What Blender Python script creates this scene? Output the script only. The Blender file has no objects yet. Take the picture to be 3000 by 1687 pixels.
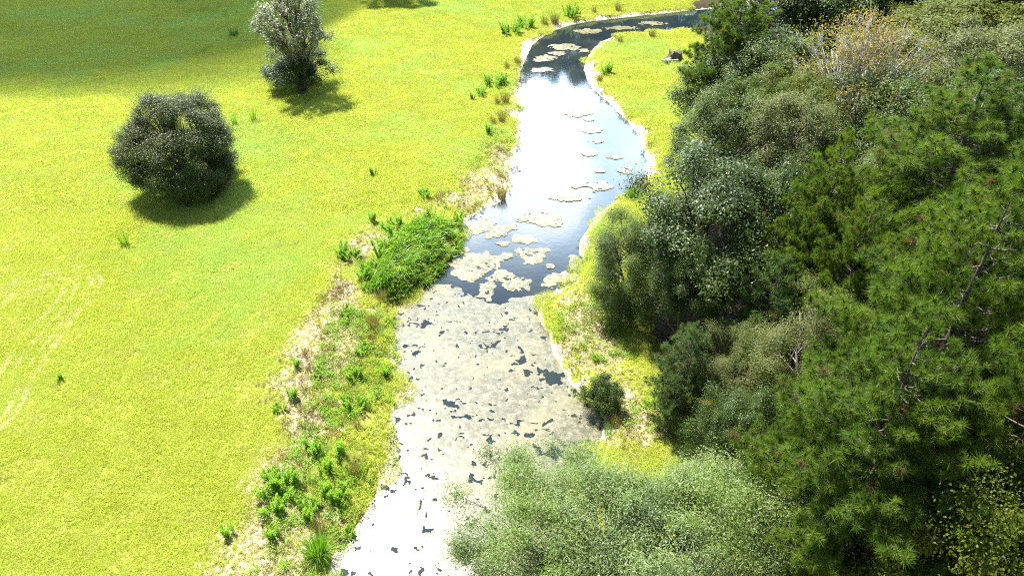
import bpy, math, random
import numpy as np
from mathutils import Vector
rad = math.radians
S = bpy.context.scene
C = S.collection
# ---------------------------------------------------------------- camera, light
CAM_H, PITCH, FPX = 24.0, rad(36.0), 2027.0
cd = bpy.data.cameras.new('camera'); cam = bpy.data.objects.new('camera', cd); C.objects.link(cam)
cam.location = (0, 0, CAM_H); cam.rotation_euler = (math.pi/2-PITCH, 0, 0)
cd.sensor_width = 36.0; cd.lens = 36.0*FPX/3000.0; cd.clip_start = 0.5; cd.clip_end = 9000
S.camera = cam
SUN_EL, SUN_AZ = rad(59), rad(-36)          # azimuth from +Y towards +X
sun_dir = Vector((math.sin(SUN_AZ)*math.cos(SUN_EL), math.cos(SUN_AZ)*math.cos(SUN_EL), math.sin(SUN_EL)))
sl = bpy.data.lights.new('sun', 'SUN'); sl.energy = 5.0; sl.angle = rad(0.5); sl.color = (1.0, 0.965, 0.9)
so = bpy.data.objects.new('sun', sl); C.objects.link(so); so.rotation_euler = sun_dir.to_track_quat('Z', 'Y').to_euler()
so.location = (0, 0, 60)
S.view_settings.view_transform = 'Standard'; S.view_settings.look = 'None'
S.view_settings.gamma = 1; S.view_settings.use_curve_mapping = False
S.view_settings.exposure = 1.7
S.cycles.pixel_filter_type = 'BLACKMAN_HARRIS'; S.cycles.filter_width = 1.1
S.cycles.use_denoising = False; S.cycles.use_light_tree = False
S.cycles.max_bounces = 7; S.cycles.diffuse_bounces = 3; S.cycles.glossy_bounces = 3
S.cycles.transmission_bounces = 3; S.cycles.transparent_max_bounces = 6
S.cycles.sample_clamp_indirect = 4.0; S.cycles.caustics_reflective = False; S.cycles.caustics_refractive = False

def N(nt, typ, **kw):
    n = nt.nodes.new(typ)
    for k, v in kw.items(): setattr(n, k, v)
    return n
def L(nt, a, b): nt.links.new(a, b)
def math_n(nt, op, a, b=None, c=None, clamp=False):
    n = N(nt, 'ShaderNodeMath', operation=op); n.use_clamp = clamp
    for i, x in enumerate((a, b, c)):
        if x is None: continue
        if isinstance(x, (int, float)): n.inputs[i].default_value = x
        else: L(nt, x, n.inputs[i])
    return n.outputs[0]
def maprange(nt, x, a, b, c=0.0, d=1.0):
    n = N(nt, 'ShaderNodeMapRange', interpolation_type='SMOOTHSTEP')
    L(nt, x, n.inputs[0])
    for i, v in enumerate((a, b, c, d)): n.inputs[i+1].default_value = v
    return n.outputs[0]
def mixc(nt, f, a, b):
    n = N(nt, 'ShaderNodeMix', data_type='RGBA')
    for s, x in ((n.inputs[0], f), (n.inputs[6], a), (n.inputs[7], b)):
        if isinstance(x, (int, float)): s.default_value = x
        elif isinstance(x, (tuple, list)): s.default_value = (*x[:3], 1)
        else: L(nt, x, s)
    return n.outputs[2]
def noise_n(nt, vec, scale, detail=3, rough=0.55, dist=0.0):
    n = N(nt, 'ShaderNodeTexNoise'); n.inputs['Scale'].default_value = scale
    n.inputs['Detail'].default_value = detail; n.inputs['Roughness'].default_value = rough
    n.inputs['Distortion'].default_value = dist
    if vec is not None: L(nt, vec, n.inputs['Vector'])
    return n.outputs[0]

W = bpy.data.worlds.new('World'); S.world = W; W.use_nodes = True
W.cycles.sampling_method = 'MANUAL'; W.cycles.sample_map_resolution = 1024
nt = W.node_tree; nt.nodes.clear()
sky = N(nt, 'ShaderNodeTexSky', sky_type='NISHITA'); sky.sun_disc = False
sky.sun_elevation = SUN_EL; sky.sun_rotation = SUN_AZ
bg = N(nt, 'ShaderNodeBackground'); bg.inputs[1].default_value = 0.065
wo = N(nt, 'ShaderNodeOutputWorld')
tc = N(nt, 'ShaderNodeTexCoord')
sep = N(nt, 'ShaderNodeSeparateXYZ'); L(nt, tc.outputs['Generated'], sep.inputs[0])
def lobe(az, el, half):      # a bank of cloud standing in one part of the sky
    d = (math.sin(rad(az))*math.cos(rad(el)), math.cos(rad(az))*math.cos(rad(el)), math.sin(rad(el)))
    v = N(nt, 'ShaderNodeVectorMath', operation='DOT_PRODUCT'); v.inputs[1].default_value = d
    L(nt, tc.outputs['Generated'], v.inputs[0])
    return maprange(nt, v.outputs['Value'], math.cos(rad(half*1.25)), math.cos(rad(half*0.6)))
cn = noise_n(nt, tc.outputs['Generated'], 5.5, 6, 0.6, 0.3)
lob = math_n(nt, 'MAXIMUM', lobe(-1.0, 24.0, 5.5), lobe(2.5, 27.5, 4.6))
lob = math_n(nt, 'MAXIMUM', lob, lobe(-4.0, 28.0, 4.0))
cl1 = maprange(nt, math_n(nt, 'ADD', math_n(nt, 'MULTIPLY', lob, 0.7), math_n(nt, 'MULTIPLY', cn, 0.6)), 0.40, 0.95)
cl2 = math_n(nt, 'MULTIPLY', maprange(nt, cn, 0.56, 0.72), 0.4)          # scattered thin cloud over the rest
cl2 = math_n(nt, 'MULTIPLY', cl2, maprange(nt, sep.outputs[2], 0.75, 0.45))
c = mixc(nt, cl2, sky.outputs[0], (11, 12, 13.5))
band = math_n(nt, 'MULTIPLY', maprange(nt, sep.outputs[2], math.sin(rad(39)), math.sin(rad(29))), maprange(nt, sep.outputs[2], math.sin(rad(8)), math.sin(rad(16))))
band = math_n(nt, 'MULTIPLY', band, maprange(nt, sep.outputs[1], 0.72, 0.86))
band = math_n(nt, 'MULTIPLY', band, math_n(nt, 'ADD', 0.55, math_n(nt, 'MULTIPLY', maprange(nt, cn, 0.38, 0.62), 0.45)))
c = mixc(nt, band, c, (38, 49, 64))
c = mixc(nt, cl1, c, (50, 54, 60))
L(nt, c, bg.inputs[0]); L(nt, bg.outputs[0], wo.inputs[0])

# ---------------------------------------------------------------- helpers
cp, sp = math.cos(PITCH), math.sin(PITCH)
def P(u, v, z=0.0):
    """point of the plane at height z seen at (u, v) of the 2576 px wide photograph"""
    x = (u*1.1646-1500)/FPX; y = (v*1.1646-843.5)/FPX
    d = np.array([x, cp-y*sp, -sp-y*cp])
    t = (CAM_H-z)/(-d[2])
    return np.array([d[0]*t, d[1]*t, z])
def proj(X, Y, Z):
    dz = Z-CAM_H
    dep = Y*cp-dz*sp; upc = Y*sp+dz*cp
    dep = np.where(np.abs(dep) < 1e-3, 1e-3, dep)
    return (1500+FPX*X/dep)/1.1646, (843.5-FPX*upc/dep)/1.1646, dep
def hash2(ix, iy, seed):
    h = (ix*374761393+iy*668265263+seed*1442695041) & 0xffffffff
    h = ((h ^ (h >> 13))*1274126177) & 0xffffffff
    return ((h ^ (h >> 16)) & 0xffff)/65535.0
def vnoise(x, y, seed=0):
    x = np.asarray(x, float); y = np.asarray(y, float)
    ix = np.floor(x).astype(np.int64); iy = np.floor(y).astype(np.int64)
    fx = x-ix; fy = y-iy; fx = fx*fx*(3-2*fx); fy = fy*fy*(3-2*fy)
    a = hash2(ix, iy, seed); b = hash2(ix+1, iy, seed); c_ = hash2(ix, iy+1, seed); d = hash2(ix+1, iy+1, seed)
    return (a*(1-fx)+b*fx)*(1-fy)+(c_*(1-fx)+d*fx)*fy
def fbm(x, y, seed=0, o=4, r=0.5):
    s = 0; amp = 1; tot = 0
    for i in range(o):
        s = s+amp*vnoise(x*2**i+17.3*i, y*2**i-9.1*i, seed+i*7); tot += amp; amp *= r
    return s/tot
def sstep(a, b, x):
    t = np.clip((x-a)/(b-a), 0, 1); return t*t*(3-2*t)
def sdist(poly, X, Y):
    """signed distance, positive outside the polygon"""
    shp = X.shape; X = X.ravel(); Y = Y.ravel()
    best = np.full(X.shape, 1e18); ins = np.zeros(X.shape, bool)
    n = len(poly)
    for i in range(n):
        x0, y0 = poly[i]; x1, y1 = poly[(i+1) % n]
        dx, dy = x1-x0, y1-y0; l2 = dx*dx+dy*dy+1e-12
        t = np.clip(((X-x0)*dx+(Y-y0)*dy)/l2, 0, 1)
        best = np.minimum(best, (X-x0-t*dx)**2+(Y-y0-t*dy)**2)
        cr = (y0 > Y) != (y1 > Y)
        if abs(dy) > 1e-12: ins ^= cr & (X < dx*(Y-y0)/dy+x0)
    d = np.sqrt(best)
    return np.where(ins, -d, d).reshape(shp)
def img_poly(pts, z=0.0): return [tuple(P(u, v, z)[:2]) for u, v in pts]
def smooth(pts, k=5):
    pts = np.array(pts); out = []
    for i in range(len(pts)-1):
        p0 = pts[max(i-1, 0)]; p1 = pts[i]; p2 = pts[i+1]; p3 = pts[min(i+2, len(pts)-1)]
        for j in range(k):
            t = j/k
            out.append(0.5*((2*p1)+(-p0+p2)*t+(2*p0-5*p1+4*p2-p3)*t*t+(-p0+3*p1-3*p2+p3)*t**3))
    out.append(pts[-1]); return np.array(out)

def mesh_np(name, V, Fs, mats=(), attrs=None, smooth_f=False, fmat=None):
    """V (n,3); Fs list of (m,k) index arrays"""
    me = bpy.data.meshes.new(name)
    V = np.asarray(V, np.float32)
    Fs = [np.asarray(f, np.int32) for f in Fs if len(f)]
    me.vertices.add(len(V)); me.vertices.foreach_set('co', V.ravel())
    idx = np.concatenate([f.ravel() for f in Fs]); tot = np.concatenate([np.full(len(f), f.shape[1], np.int32) for f in Fs])
    st = np.concatenate([[0], np.cumsum(tot)[:-1]]).astype(np.int32)
    me.loops.add(len(idx)); me.loops.foreach_set('vertex_index', idx)
    me.polygons.add(len(tot)); me.polygons.foreach_set('loop_start', st); me.polygons.foreach_set('loop_total', tot)
    me.update(calc_edges=True)
    if smooth_f: me.polygons.foreach_set('use_smooth', np.ones(len(tot), bool))
    for m in mats: me.materials.append(m)
    if fmat is not None: me.polygons.foreach_set('material_index', np.asarray(fmat, np.int32))
    for k, a in (attrs or {}).items():
        at = me.attributes.new(k, 'FLOAT', 'POINT'); at.data.foreach_set('value', np.asarray(a, np.float32))
    me.validate(verbose=False)
    return me
class MB:
    def __init__(s): s.V = []; s.F = {}; s.A = []; s.n = 0
    def add(s, V, Fs, tint=None):
        V = np.asarray(V, float)
        for f in Fs:
            f = np.asarray(f)
            if len(f): s.F.setdefault(f.shape[1], []).append(f+s.n)
        s.V.append(V); s.n += len(V)
        s.A.append(np.full(len(V), 0.5) if tint is None else np.asarray(tint, float))
    def build(s, name, mat, smooth_f=False):
        return mesh_np(name, np.concatenate(s.V), [np.concatenate(f) for f in s.F.values()], [mat],
                       {'tint': np.concatenate(s.A)}, smooth_f)
def tube(path, radii, k=6):
    path = np.asarray(path, float); n = len(path)
    t = np.gradient(path, axis=0); t /= np.linalg.norm(t, axis=1)[:, None]+1e-9
    ref = np.array([0.31, 0.22, 0.92]) if abs(t[0, 2]) < 0.9 else np.array([1.0, 0.1, 0])
    a = np.cross(t, ref); a /= np.linalg.norm(a, axis=1)[:, None]+1e-9
    b = np.cross(t, a)
    ang = np.arange(k)*2*math.pi/k
    V = path[:, None, :]+(a[:, None, :]*np.cos(ang)[None, :, None]+b[:, None, :]*np.sin(ang)[None, :, None])*np.asarray(radii)[:, None, None]
    i = np.arange(n-1)[:, None]*k; j = np.arange(k)[None, :]; j2 = (j+1) % k
    F = np.stack([i+j, i+j2, i+k+j2, i+k+j], -1).reshape(-1, 4)
    cap = np.array([[(n-1)*k+q for q in range(k)]])
    return V.reshape(-1, 3), [F, cap]
def bez(p0, p1, p2, n):
    t = np.linspace(0, 1, n)[:, None]
    return (1-t)**2*np.asarray(p0)+2*t*(1-t)*np.asarray(p1)+t*t*np.asarray(p2)
def unit(v): return v/(np.linalg.norm(v, axis=-1, keepdims=True)+1e-9)
def leaves(C0, n, d, Ln, Wd, fold=0.12):
    """rhombic folded leaf at C0 along d with normal n"""
    n = unit(n); s = unit(np.cross(d, n)); d = np.cross(n, s)
    Ln = Ln[:, None]; Wd = Wd[:, None]
    b = C0; m = C0+d*Ln*0.5+n*Ln*fold*0.5; tip = C0+d*Ln
    V = np.stack([b, m+s*Wd*0.5-n*Ln*fold*0.0, tip, m-s*Wd*0.5], 1).reshape(-1, 3)
    k = len(C0); F = np.arange(4*k).reshape(k, 4)
    return V, [F]
def blades(B, tipv, wd, rng, tint=None):
    """thin bent blades: base B, tip offset tipv, as quad + tri"""
    n = len(B); ax = rng.uniform(0, 2*math.pi, n)
    s = np.stack([np.cos(ax), np.sin(ax), np.zeros(n)], 1)*wd[:, None]*0.5
    mid = B+tipv*0.5+np.array([0, 0, 1.0])*(np.linalg.norm(tipv, axis=1)*0.12)[:, None]
    V = np.stack([B-s, B+s, mid+s*0.8, mid-s*0.8, B+tipv], 1).reshape(-1, 3)
    k = np.arange(n)[:, None]*5
    return V, [k+np.array([[0, 1, 2, 3]]), k+np.array([[3, 2, 4]])]

def setp(o, label=None, cat=None, group=None, kind=None):
    if label: o['label'] = label
    if cat: o['category'] = cat
    if group: o['group'] = group
    if kind: o['kind'] = kind
    return o
def link(name, me, parent=None, loc=None):
    o = bpy.data.objects.new(name, me); C.objects.link(o)
    if parent: o.parent = parent
    if loc is not None: o.location = loc
    return o

# ---------------------------------------------------------------- materials
def mat_new(name):
    m = bpy.data.materials.new(name); m.use_nodes = True; m.node_tree.nodes.clear(); return m, m.node_tree
def leaf_mat(name, c0, c1, c2, rough=0.42, trans=0.4, spec=0.5, tcol=None, big=0.25, transw=1.5):
    """c0..c1 by leaf, c2 mixed in by a wider noise; light passes through the blade"""
    m, nt = mat_new(name)
    at = N(nt, 'ShaderNodeAttribute', attribute_name='tint')
    geo = N(nt, 'ShaderNodeNewGeometry')
    nz = noise_n(nt, geo.outputs['Position'], big, 3, 0.6)
    col = mixc(nt, at.outputs['Fac'], c0, c1)
    col = mixc(nt, maprange(nt, nz, 0.42, 0.66), col, c2)
    col = mixc(nt, maprange(nt, at.outputs['Fac'], 1.4, 1.6), col, (0.12, 0.075, 0.035))
    pb = N(nt, 'ShaderNodeBsdfPrincipled'); L(nt, col, pb.inputs['Base Color'])
    pb.inputs['Roughness'].default_value = rough; pb.inputs['Specular IOR Level'].default_value = spec
    tb = N(nt, 'ShaderNodeBsdfTranslucent')
    tcn = N(nt, 'ShaderNodeMix', data_type='RGBA', blend_type='MULTIPLY'); tcn.inputs[0].default_value = 1
    L(nt, col, tcn.inputs[6]); tcn.inputs[7].default_value = (*(tcol or (transw*1.1, transw*1.15, transw*0.5)), 1)
    L(nt, tcn.outputs[2], tb.inputs[0])
    mx = N(nt, 'ShaderNodeMixShader'); mx.inputs[0].default_value = trans
    L(nt, pb.outputs[0], mx.inputs[1]); L(nt, tb.outputs[0], mx.inputs[2])
    out = N(nt, 'ShaderNodeOutputMaterial'); L(nt, mx.outputs[0], out.inputs[0])
    return m
def bark_mat(name, c0, c1, sc=6):
    m, nt = mat_new(name)
    tcn = N(nt, 'ShaderNodeTexCoord')
    mp = N(nt, 'ShaderNodeMapping'); mp.inputs['Scale'].default_value = (1, 1, 0.25); L(nt, tcn.outputs['Object'], mp.inputs[0])
    nz = noise_n(nt, mp.outputs[0], sc, 5, 0.65)
    pb = N(nt, 'ShaderNodeBsdfPrincipled'); L(nt, mixc(nt, maprange(nt, nz, 0.35, 0.65), c0, c1), pb.inputs['Base Color'])
    pb.inputs['Roughness'].default_value = 0.85
    bp = N(nt, 'ShaderNodeBump'); bp.inputs['Strength'].default_value = 0.7; bp.inputs['Distance'].default_value = 0.04
    L(nt, nz, bp.inputs['Height']); L(nt, bp.outputs[0], pb.inputs['Normal'])
    out = N(nt, 'ShaderNodeOutputMaterial'); L(nt, pb.outputs[0], out.inputs[0])
    return m
bark_dark = bark_mat('bark_dark', (0.035, 0.028, 0.02), (0.13, 0.105, 0.085))
bark_grey = bark_mat('bark_grey', (0.10, 0.09, 0.08), (0.27, 0.25, 0.23))
bark_pale = bark_mat('bark_pale', (0.28, 0.27, 0.26), (0.62, 0.6, 0.57), 3)
bark_pine = bark_mat('bark_pine', (0.05, 0.038, 0.03), (0.17, 0.14, 0.12))
m_oak = leaf_mat('leaf_oak_dark', (0.028, 0.056, 0.009), (0.062, 0.109, 0.014), (0.056, 0.085, 0.014), 0.44, 0.32, 0.36)
m_greyg = leaf_mat('leaf_grey_green', (0.050, 0.085, 0.022), (0.101, 0.142, 0.033), (0.089, 0.131, 0.021), 0.50, 0.35, 0.36)
m_yelg = leaf_mat('leaf_yellow_green', (0.062, 0.087, 0.009), (0.157, 0.169, 0.011), (0.089, 0.131, 0.011), 0.53, 0.42, 0.29)
m_olive = leaf_mat('leaf_olive', (0.078, 0.096, 0.023), (0.157, 0.164, 0.047), (0.101, 0.131, 0.027), 0.53, 0.35, 0.36)
m_syc = leaf_mat('leaf_autumn', (0.221, 0.186, 0.019), (0.286, 0.186, 0.043), (0.130, 0.161, 0.019), 0.58, 0.35, 0.22)
m_willow = leaf_mat('leaf_willow', (0.07, 0.115, 0.040), (0.20, 0.265, 0.10), (0.165, 0.235, 0.055), 0.48, 0.40, 0.42)
m_silver = leaf_mat('leaf_silver', (0.117, 0.143, 0.071), (0.260, 0.285, 0.152), (0.169, 0.186, 0.095), 0.42, 0.25, 0.58)
m_bush = leaf_mat('leaf_bush', (0.029, 0.050, 0.007), (0.095, 0.126, 0.022), (0.062, 0.087, 0.014), 0.48, 0.25, 0.36, big=0.5)
m_pine = leaf_mat('needles_pine', (0.033, 0.074, 0.007), (0.120, 0.187, 0.020), (0.107, 0.157, 0.013), 0.53, 0.42, 0.29)
m_pineb = leaf_mat('needles_blue', (0.050, 0.092, 0.027), (0.107, 0.164, 0.047), (0.078, 0.131, 0.035), 0.50, 0.35, 0.36)
m_weed = leaf_mat('leaf_weed', (0.065, 0.155, 0.008), (0.260, 0.422, 0.019), (0.182, 0.335, 0.017), 0.53, 0.45, 0.22, big=0.8)
m_reed = leaf_mat('leaf_reed', (0.039, 0.105, 0.008), (0.312, 0.471, 0.057), (0.130, 0.273, 0.019), 0.44, 0.35, 0.50, big=0.4)
m_dry = leaf_mat('dry_blades', (0.13, 0.10, 0.045), (0.36, 0.29, 0.14), (0.24, 0.175, 0.07), 0.6, 0.3, 0.3, big=0.8, transw=1.0)

# tyre tracks: a family of nested U-shaped turns, axis laid through the field
TC = P(95, 745); TD = unit(P(0, 960)[:2]-P(150, 760)[:2])
def track_mask(nt, pos):
    """1 on the wheel marks: distance to nested U turns (half circle with two straight legs)"""
    sub = N(nt, 'ShaderNodeVectorMath', operation='SUBTRACT'); L(nt, pos, sub.inputs[0]); sub.inputs[1].default_value = (TC[0], TC[1], 0)
    def dot(v):
        n = N(nt, 'ShaderNodeVectorMath', operation='DOT_PRODUCT'); L(nt, sub.outputs[0], n.inputs[0]); n.inputs[1].default_value = v; return n.outputs['Value']
    al = dot((-TD[0], -TD[1], 0)); ac = dot((-TD[1], TD[0], 0))
    al = math_n(nt, 'MAXIMUM', al, 0.0)
    r = math_n(nt, 'SQRT', math_n(nt, 'ADD', math_n(nt, 'MULTIPLY', al, al), math_n(nt, 'MULTIPLY', ac, ac)))
    wob = noise_n(nt, pos, 0.22, 2)
    r = math_n(nt, 'ADD', r, math_n(nt, 'MULTIPLY', math_n(nt, 'SUBTRACT', wob, 0.5), 1.6))
    out = None
    for rr in (1.15, 1.9, 2.6, 3.1):
        d = math_n(nt, 'ABSOLUTE', math_n(nt, 'SUBTRACT', r, rr))
        k = maprange(nt, d, 0.22, 0.04)
        out = k if out is None else math_n(nt, 'MAXIMUM', out, k)
    brk = maprange(nt, noise_n(nt, pos, 0.7, 5, 0.7), 0.40, 0.64)
    return math_n(nt, 'MULTIPLY', out, math_n(nt, 'MULTIPLY', brk, 0.8))

def grass_mat():
    m, nt = mat_new('grass_blades')
    at = N(nt, 'ShaderNodeAttribute', attribute_name='tint')
    geo = N(nt, 'ShaderNodeNewGeometry'); pos = geo.outputs['Position']
    n1 = noise_n(nt, pos, 0.07, 4, 0.6); n2 = noise_n(nt, pos, 0.6, 4, 0.65)
    col = mixc(nt, at.outputs['Fac'], (0.31, 0.37, 0.014), (0.74, 0.80, 0.15))
    col = mixc(nt, maprange(nt, n1, 0.45, 0.68), col, (0.47, 0.62, 0.13))
    col = mixc(nt, math_n(nt, 'MULTIPLY', maprange(nt, n2, 0.50, 0.72), 0.35), col, (0.58, 0.53, 0.22))
    col = mixc(nt, track_mask(nt, pos), col, (0.66, 0.64, 0.36))
    pb = N(nt, 'ShaderNodeBsdfPrincipled'); L(nt, col, pb.inputs['Base Color'])
    pb.inputs['Roughness'].default_value = 0.5; pb.inputs['Specular IOR Level'].default_value = 0.35
    tb = N(nt, 'ShaderNodeBsdfTranslucent'); L(nt, col, tb.inputs[0])
    mx = N(nt, 'ShaderNodeMixShader'); mx.inputs[0].default_value = 0.45
    L(nt, pb.outputs[0], mx.inputs[1]); L(nt, tb.outputs[0], mx.inputs[2])
    out = N(nt, 'ShaderNodeOutputMaterial'); L(nt, mx.outputs[0], out.inputs[0])
    return m
m_grass = grass_mat()

def ground_mat():
    m, nt = mat_new('ground')
    geo = N(nt, 'ShaderNodeNewGeometry'); pos = geo.outputs['Position']
    def A(k): return N(nt, 'ShaderNodeAttribute', attribute_name=k).outputs['Fac']
    n1 = noise_n(nt, pos, 0.09, 4, 0.6); n2 = noise_n(nt, pos, 1.3, 5, 0.65); n3 = noise_n(nt, pos, 6.0, 5, 0.7); n4 = noise_n(nt, pos, 22, 3, 0.7)
    turf = mixc(nt, maprange(nt, n3, 0.35, 0.65), (0.12, 0.14, 0.012), (0.31, 0.34, 0.05))
    turf = mixc(nt, math_n(nt, 'MULTIPLY', maprange(nt, n2, 0.48, 0.7), 0.6), turf, (0.40, 0.33, 0.14))
    turf = mixc(nt, track_mask(nt, pos), turf, (0.6, 0.56, 0.32))
    soil = mixc(nt, maprange(nt, n3, 0.40, 0.60), (0.17, 0.135, 0.06), (0.42, 0.375, 0.235))
    soil = mixc(nt, maprange(nt, n4, 0.52, 0.66), soil, (0.15, 0.10, 0.035))
    soil = mixc(nt, maprange(nt, n2, 0.57, 0.68), soil, (0.58, 0.54, 0.45))
    sm = maprange(nt, math_n(nt, 'ADD', A('sand'), math_n(nt, 'MULTIPLY', math_n(nt, 'SUBTRACT', n2, 0.5), 1.0)), 0.25, 0.55)
    col = mixc(nt, sm, turf, soil)
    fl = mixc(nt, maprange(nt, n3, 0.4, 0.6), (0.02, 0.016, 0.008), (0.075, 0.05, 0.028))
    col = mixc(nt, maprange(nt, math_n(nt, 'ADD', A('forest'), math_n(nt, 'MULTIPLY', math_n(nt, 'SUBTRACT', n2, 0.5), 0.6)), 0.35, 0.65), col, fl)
    shore = mixc(nt, maprange(nt, n3, 0.42, 0.62), (0.34, 0.30, 0.18), (0.68, 0.65, 0.57))
    sh = maprange(nt, math_n(nt, 'ADD', A('shore'), math_n(nt, 'MULTIPLY', math_n(nt, 'SUBTRACT', n2, 0.5), 0.8)), 0.42, 0.58)
    col = mixc(nt, sh, col, shore)
    wet = maprange(nt, math_n(nt, 'ADD', A('wet'), math_n(nt, 'MULTIPLY', math_n(nt, 'SUBTRACT', n2, 0.5), 0.9)), 0.45, 0.65)
    col = mixc(nt, wet, col, mixc(nt, maprange(nt, n2, 0.4, 0.6), (0.20, 0.17, 0.05), (0.42, 0.22, 0.03)))
    pb = N(nt, 'ShaderNodeBsdfPrincipled'); L(nt, col, pb.inputs['Base Color']); pb.inputs['Roughness'].default_value = 0.9
    pb.inputs['Specular IOR Level'].default_value = 0.2
    bp = N(nt, 'ShaderNodeBump'); bp.inputs['Strength'].default_value = 0.9; bp.inputs['Distance'].default_value = 0.12
    L(nt, math_n(nt, 'ADD', n3, math_n(nt, 'MULTIPLY', n4, 0.35)), bp.inputs['Height']); L(nt, bp.outputs[0], pb.inputs['Normal'])
    out = N(nt, 'ShaderNodeOutputMaterial'); L(nt, pb.outputs[0], out.inputs[0])
    return m
m_ground = ground_mat()

# ---------------------------------------------------------------- river and ground
WZ = -0.42
LB = [(845, 1560), (865, 1449), (893, 1360), (940, 1270), (975, 1180), (998, 1085), (1003, 1000), (1000, 900), (1000, 800), (1025, 755),
      (1080, 710), (1130, 665), (1150, 620), (1170, 570), (1210, 532), (1272, 505), (1290, 450), (1300, 390), (1310, 320), (1305, 260),
      (1308, 200), (1325, 150), (1345, 112), (1390, 82), (1450, 62), (1550, 48), (1640, 38), (1700, 32), (1760, 26), (1900, 14)]
RB = [(1920, 60), (1800, 66), (1690, 76), (1600, 84), (1530, 97), (1490, 122), (1468, 165), (1475, 205), (1510, 245), (1560, 290), (1600, 340), (1618, 390),
      (1622, 430), (1595, 470), (1560, 500), (1500, 540), (1465, 590), (1452, 630), (1467, 665), (1450, 700), (1390, 733), (1353, 762),
      (1350, 800), (1372, 850), (1395, 920), (1440, 980), (1480, 1015), (1503, 1050), (1502, 1100), (1480, 1145), (1430, 1200), (1400, 1300), (1400, 1449), (1420, 1560)]
lb = smooth(img_poly(LB, WZ)); rb = smooth(img_poly(RB, WZ))
RIV = [(-6.5, -60)]+[tuple(p) for p in lb]+[tuple(lb[-1]+np.array([60, 6])), tuple(rb[0]+np.array([60, 2]))]+[tuple(p) for p in rb]+[(4.0, -60)]
def rd(X, Y):
    d = sdist(RIV, X, Y)
    return d+(fbm(X*1.1, Y*1.1, 3, 3)-0.5)*0.35
SAND = [(img_poly([(490, 1470), (590, 1250), (690, 1090), (735, 930), (785, 770), (835, 685), (900, 700), (930, 770), (905, 850), (870, 950), (855, 1080), (800, 1170), (790, 1290), (760, 1470)]), 0.80),
        (img_poly([(1060, 530), (1140, 455), (1225, 375), (1285, 360), (1275, 450), (1235, 500), (1170, 535)]), 0.70),
        (img_poly([(1365, 775), (1450, 715), (1520, 760), (1560, 900), (1640, 1000), (1720, 1110), (1600, 1120), (1530, 1100), (1510, 1000), (1440, 940), (1385, 850)]), 0.60),
        (img_poly([(880, 610), (960, 570), (1000, 600), (930, 650), (870, 700), (840, 660)]), 0.5)]
FOREST = img_poly([(1720, -20), (1735, 130), (1740, 260), (1730, 330), (1720, 420), (1650, 540), (1580, 640), (1570, 800), (1610, 880), (1720, 1010), (1790, 1100), (1800, 1300), (1760, 1600), (3600, 1600), (3600, -20)])
def masks(X, Y, D=None):
    D = rd(X, Y) if D is None else D
    sand = np.zeros_like(X)
    for poly, k in SAND:
        sand = np.maximum(sand, k*sstep(1.2, -1.6, sdist(poly, X, Y)+(fbm(X*0.4, Y*0.4, 88, 3)-0.5)*3.0-0.3))
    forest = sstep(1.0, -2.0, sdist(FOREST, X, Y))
    w = (0.15+1.6*sstep(0.3, 0.7, fbm(X*0.55, Y*0.55, 13, 3)))*np.where(X > np.interp(Y, [10, 30, 40, 60, 90], [4, 3, 2, 5, 6]), 0.40, 0.24)+(0.2+1.5*sstep(0.35, 0.65, fbm(X*0.3, Y*0.3, 14, 3)))*sstep(34, 60, Y)*np.where(X < 12, 0.5, 0.35)+0.02
    shore = sstep(w*1.35, w*0.7, D)
    wet = sstep(0.5, 0.1, D)*(1-sstep(30, 42, Y))*0.75*sstep(0.35, 0.6, fbm(X*0.35, Y*0.35, 51, 2))
    sand = np.maximum(sand, 0.45*sstep(0.8, 0.0, D-w*1.2)*sstep(34, 44, Y))
    return D, sand, forest, shore, wet
def ground_z(X, Y, D=None):
    D = rd(X, Y) if D is None else D
    z = WZ-0.03+0.45*sstep(-0.1, 1.5, D)-0.7*sstep(0.1, -1.8, D)
    return z+(fbm(X*0.12, Y*0.12, 11, 3)-0.5)*0.5*sstep(1.0, 6.0, D)
def axis(lo, hi, st, far):
    a = np.arange(lo, hi+st/2, st); out = []; g = st; x = hi
    while x < far: g *= 1.35; x += g; out.append(x)
    neg = []; g = st; x = lo
    while x > -far: g *= 1.35; x -= g; neg.append(x)
    return np.array(neg[::-1]+list(a)+out)
gx = axis(-60, 60, 0.4, 4000); gy = axis(5, 112, 0.4, 4000)
GX, GY = np.meshgrid(gx, gy); D, sa, fo, sh, we = masks(GX, GY)
GZ = ground_z(GX, GY, D)
nx, ny = len(gx), len(gy)
ii = (np.arange(ny-1)[:, None]*nx+np.arange(nx-1)[None, :]).ravel()
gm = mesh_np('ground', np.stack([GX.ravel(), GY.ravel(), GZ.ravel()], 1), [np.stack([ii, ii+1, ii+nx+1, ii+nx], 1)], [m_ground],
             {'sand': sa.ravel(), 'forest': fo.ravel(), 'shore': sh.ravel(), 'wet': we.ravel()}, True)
ground = setp(link('ground', gm), kind='structure', label='bright yellow green meadow ground with sandy banks')

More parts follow.
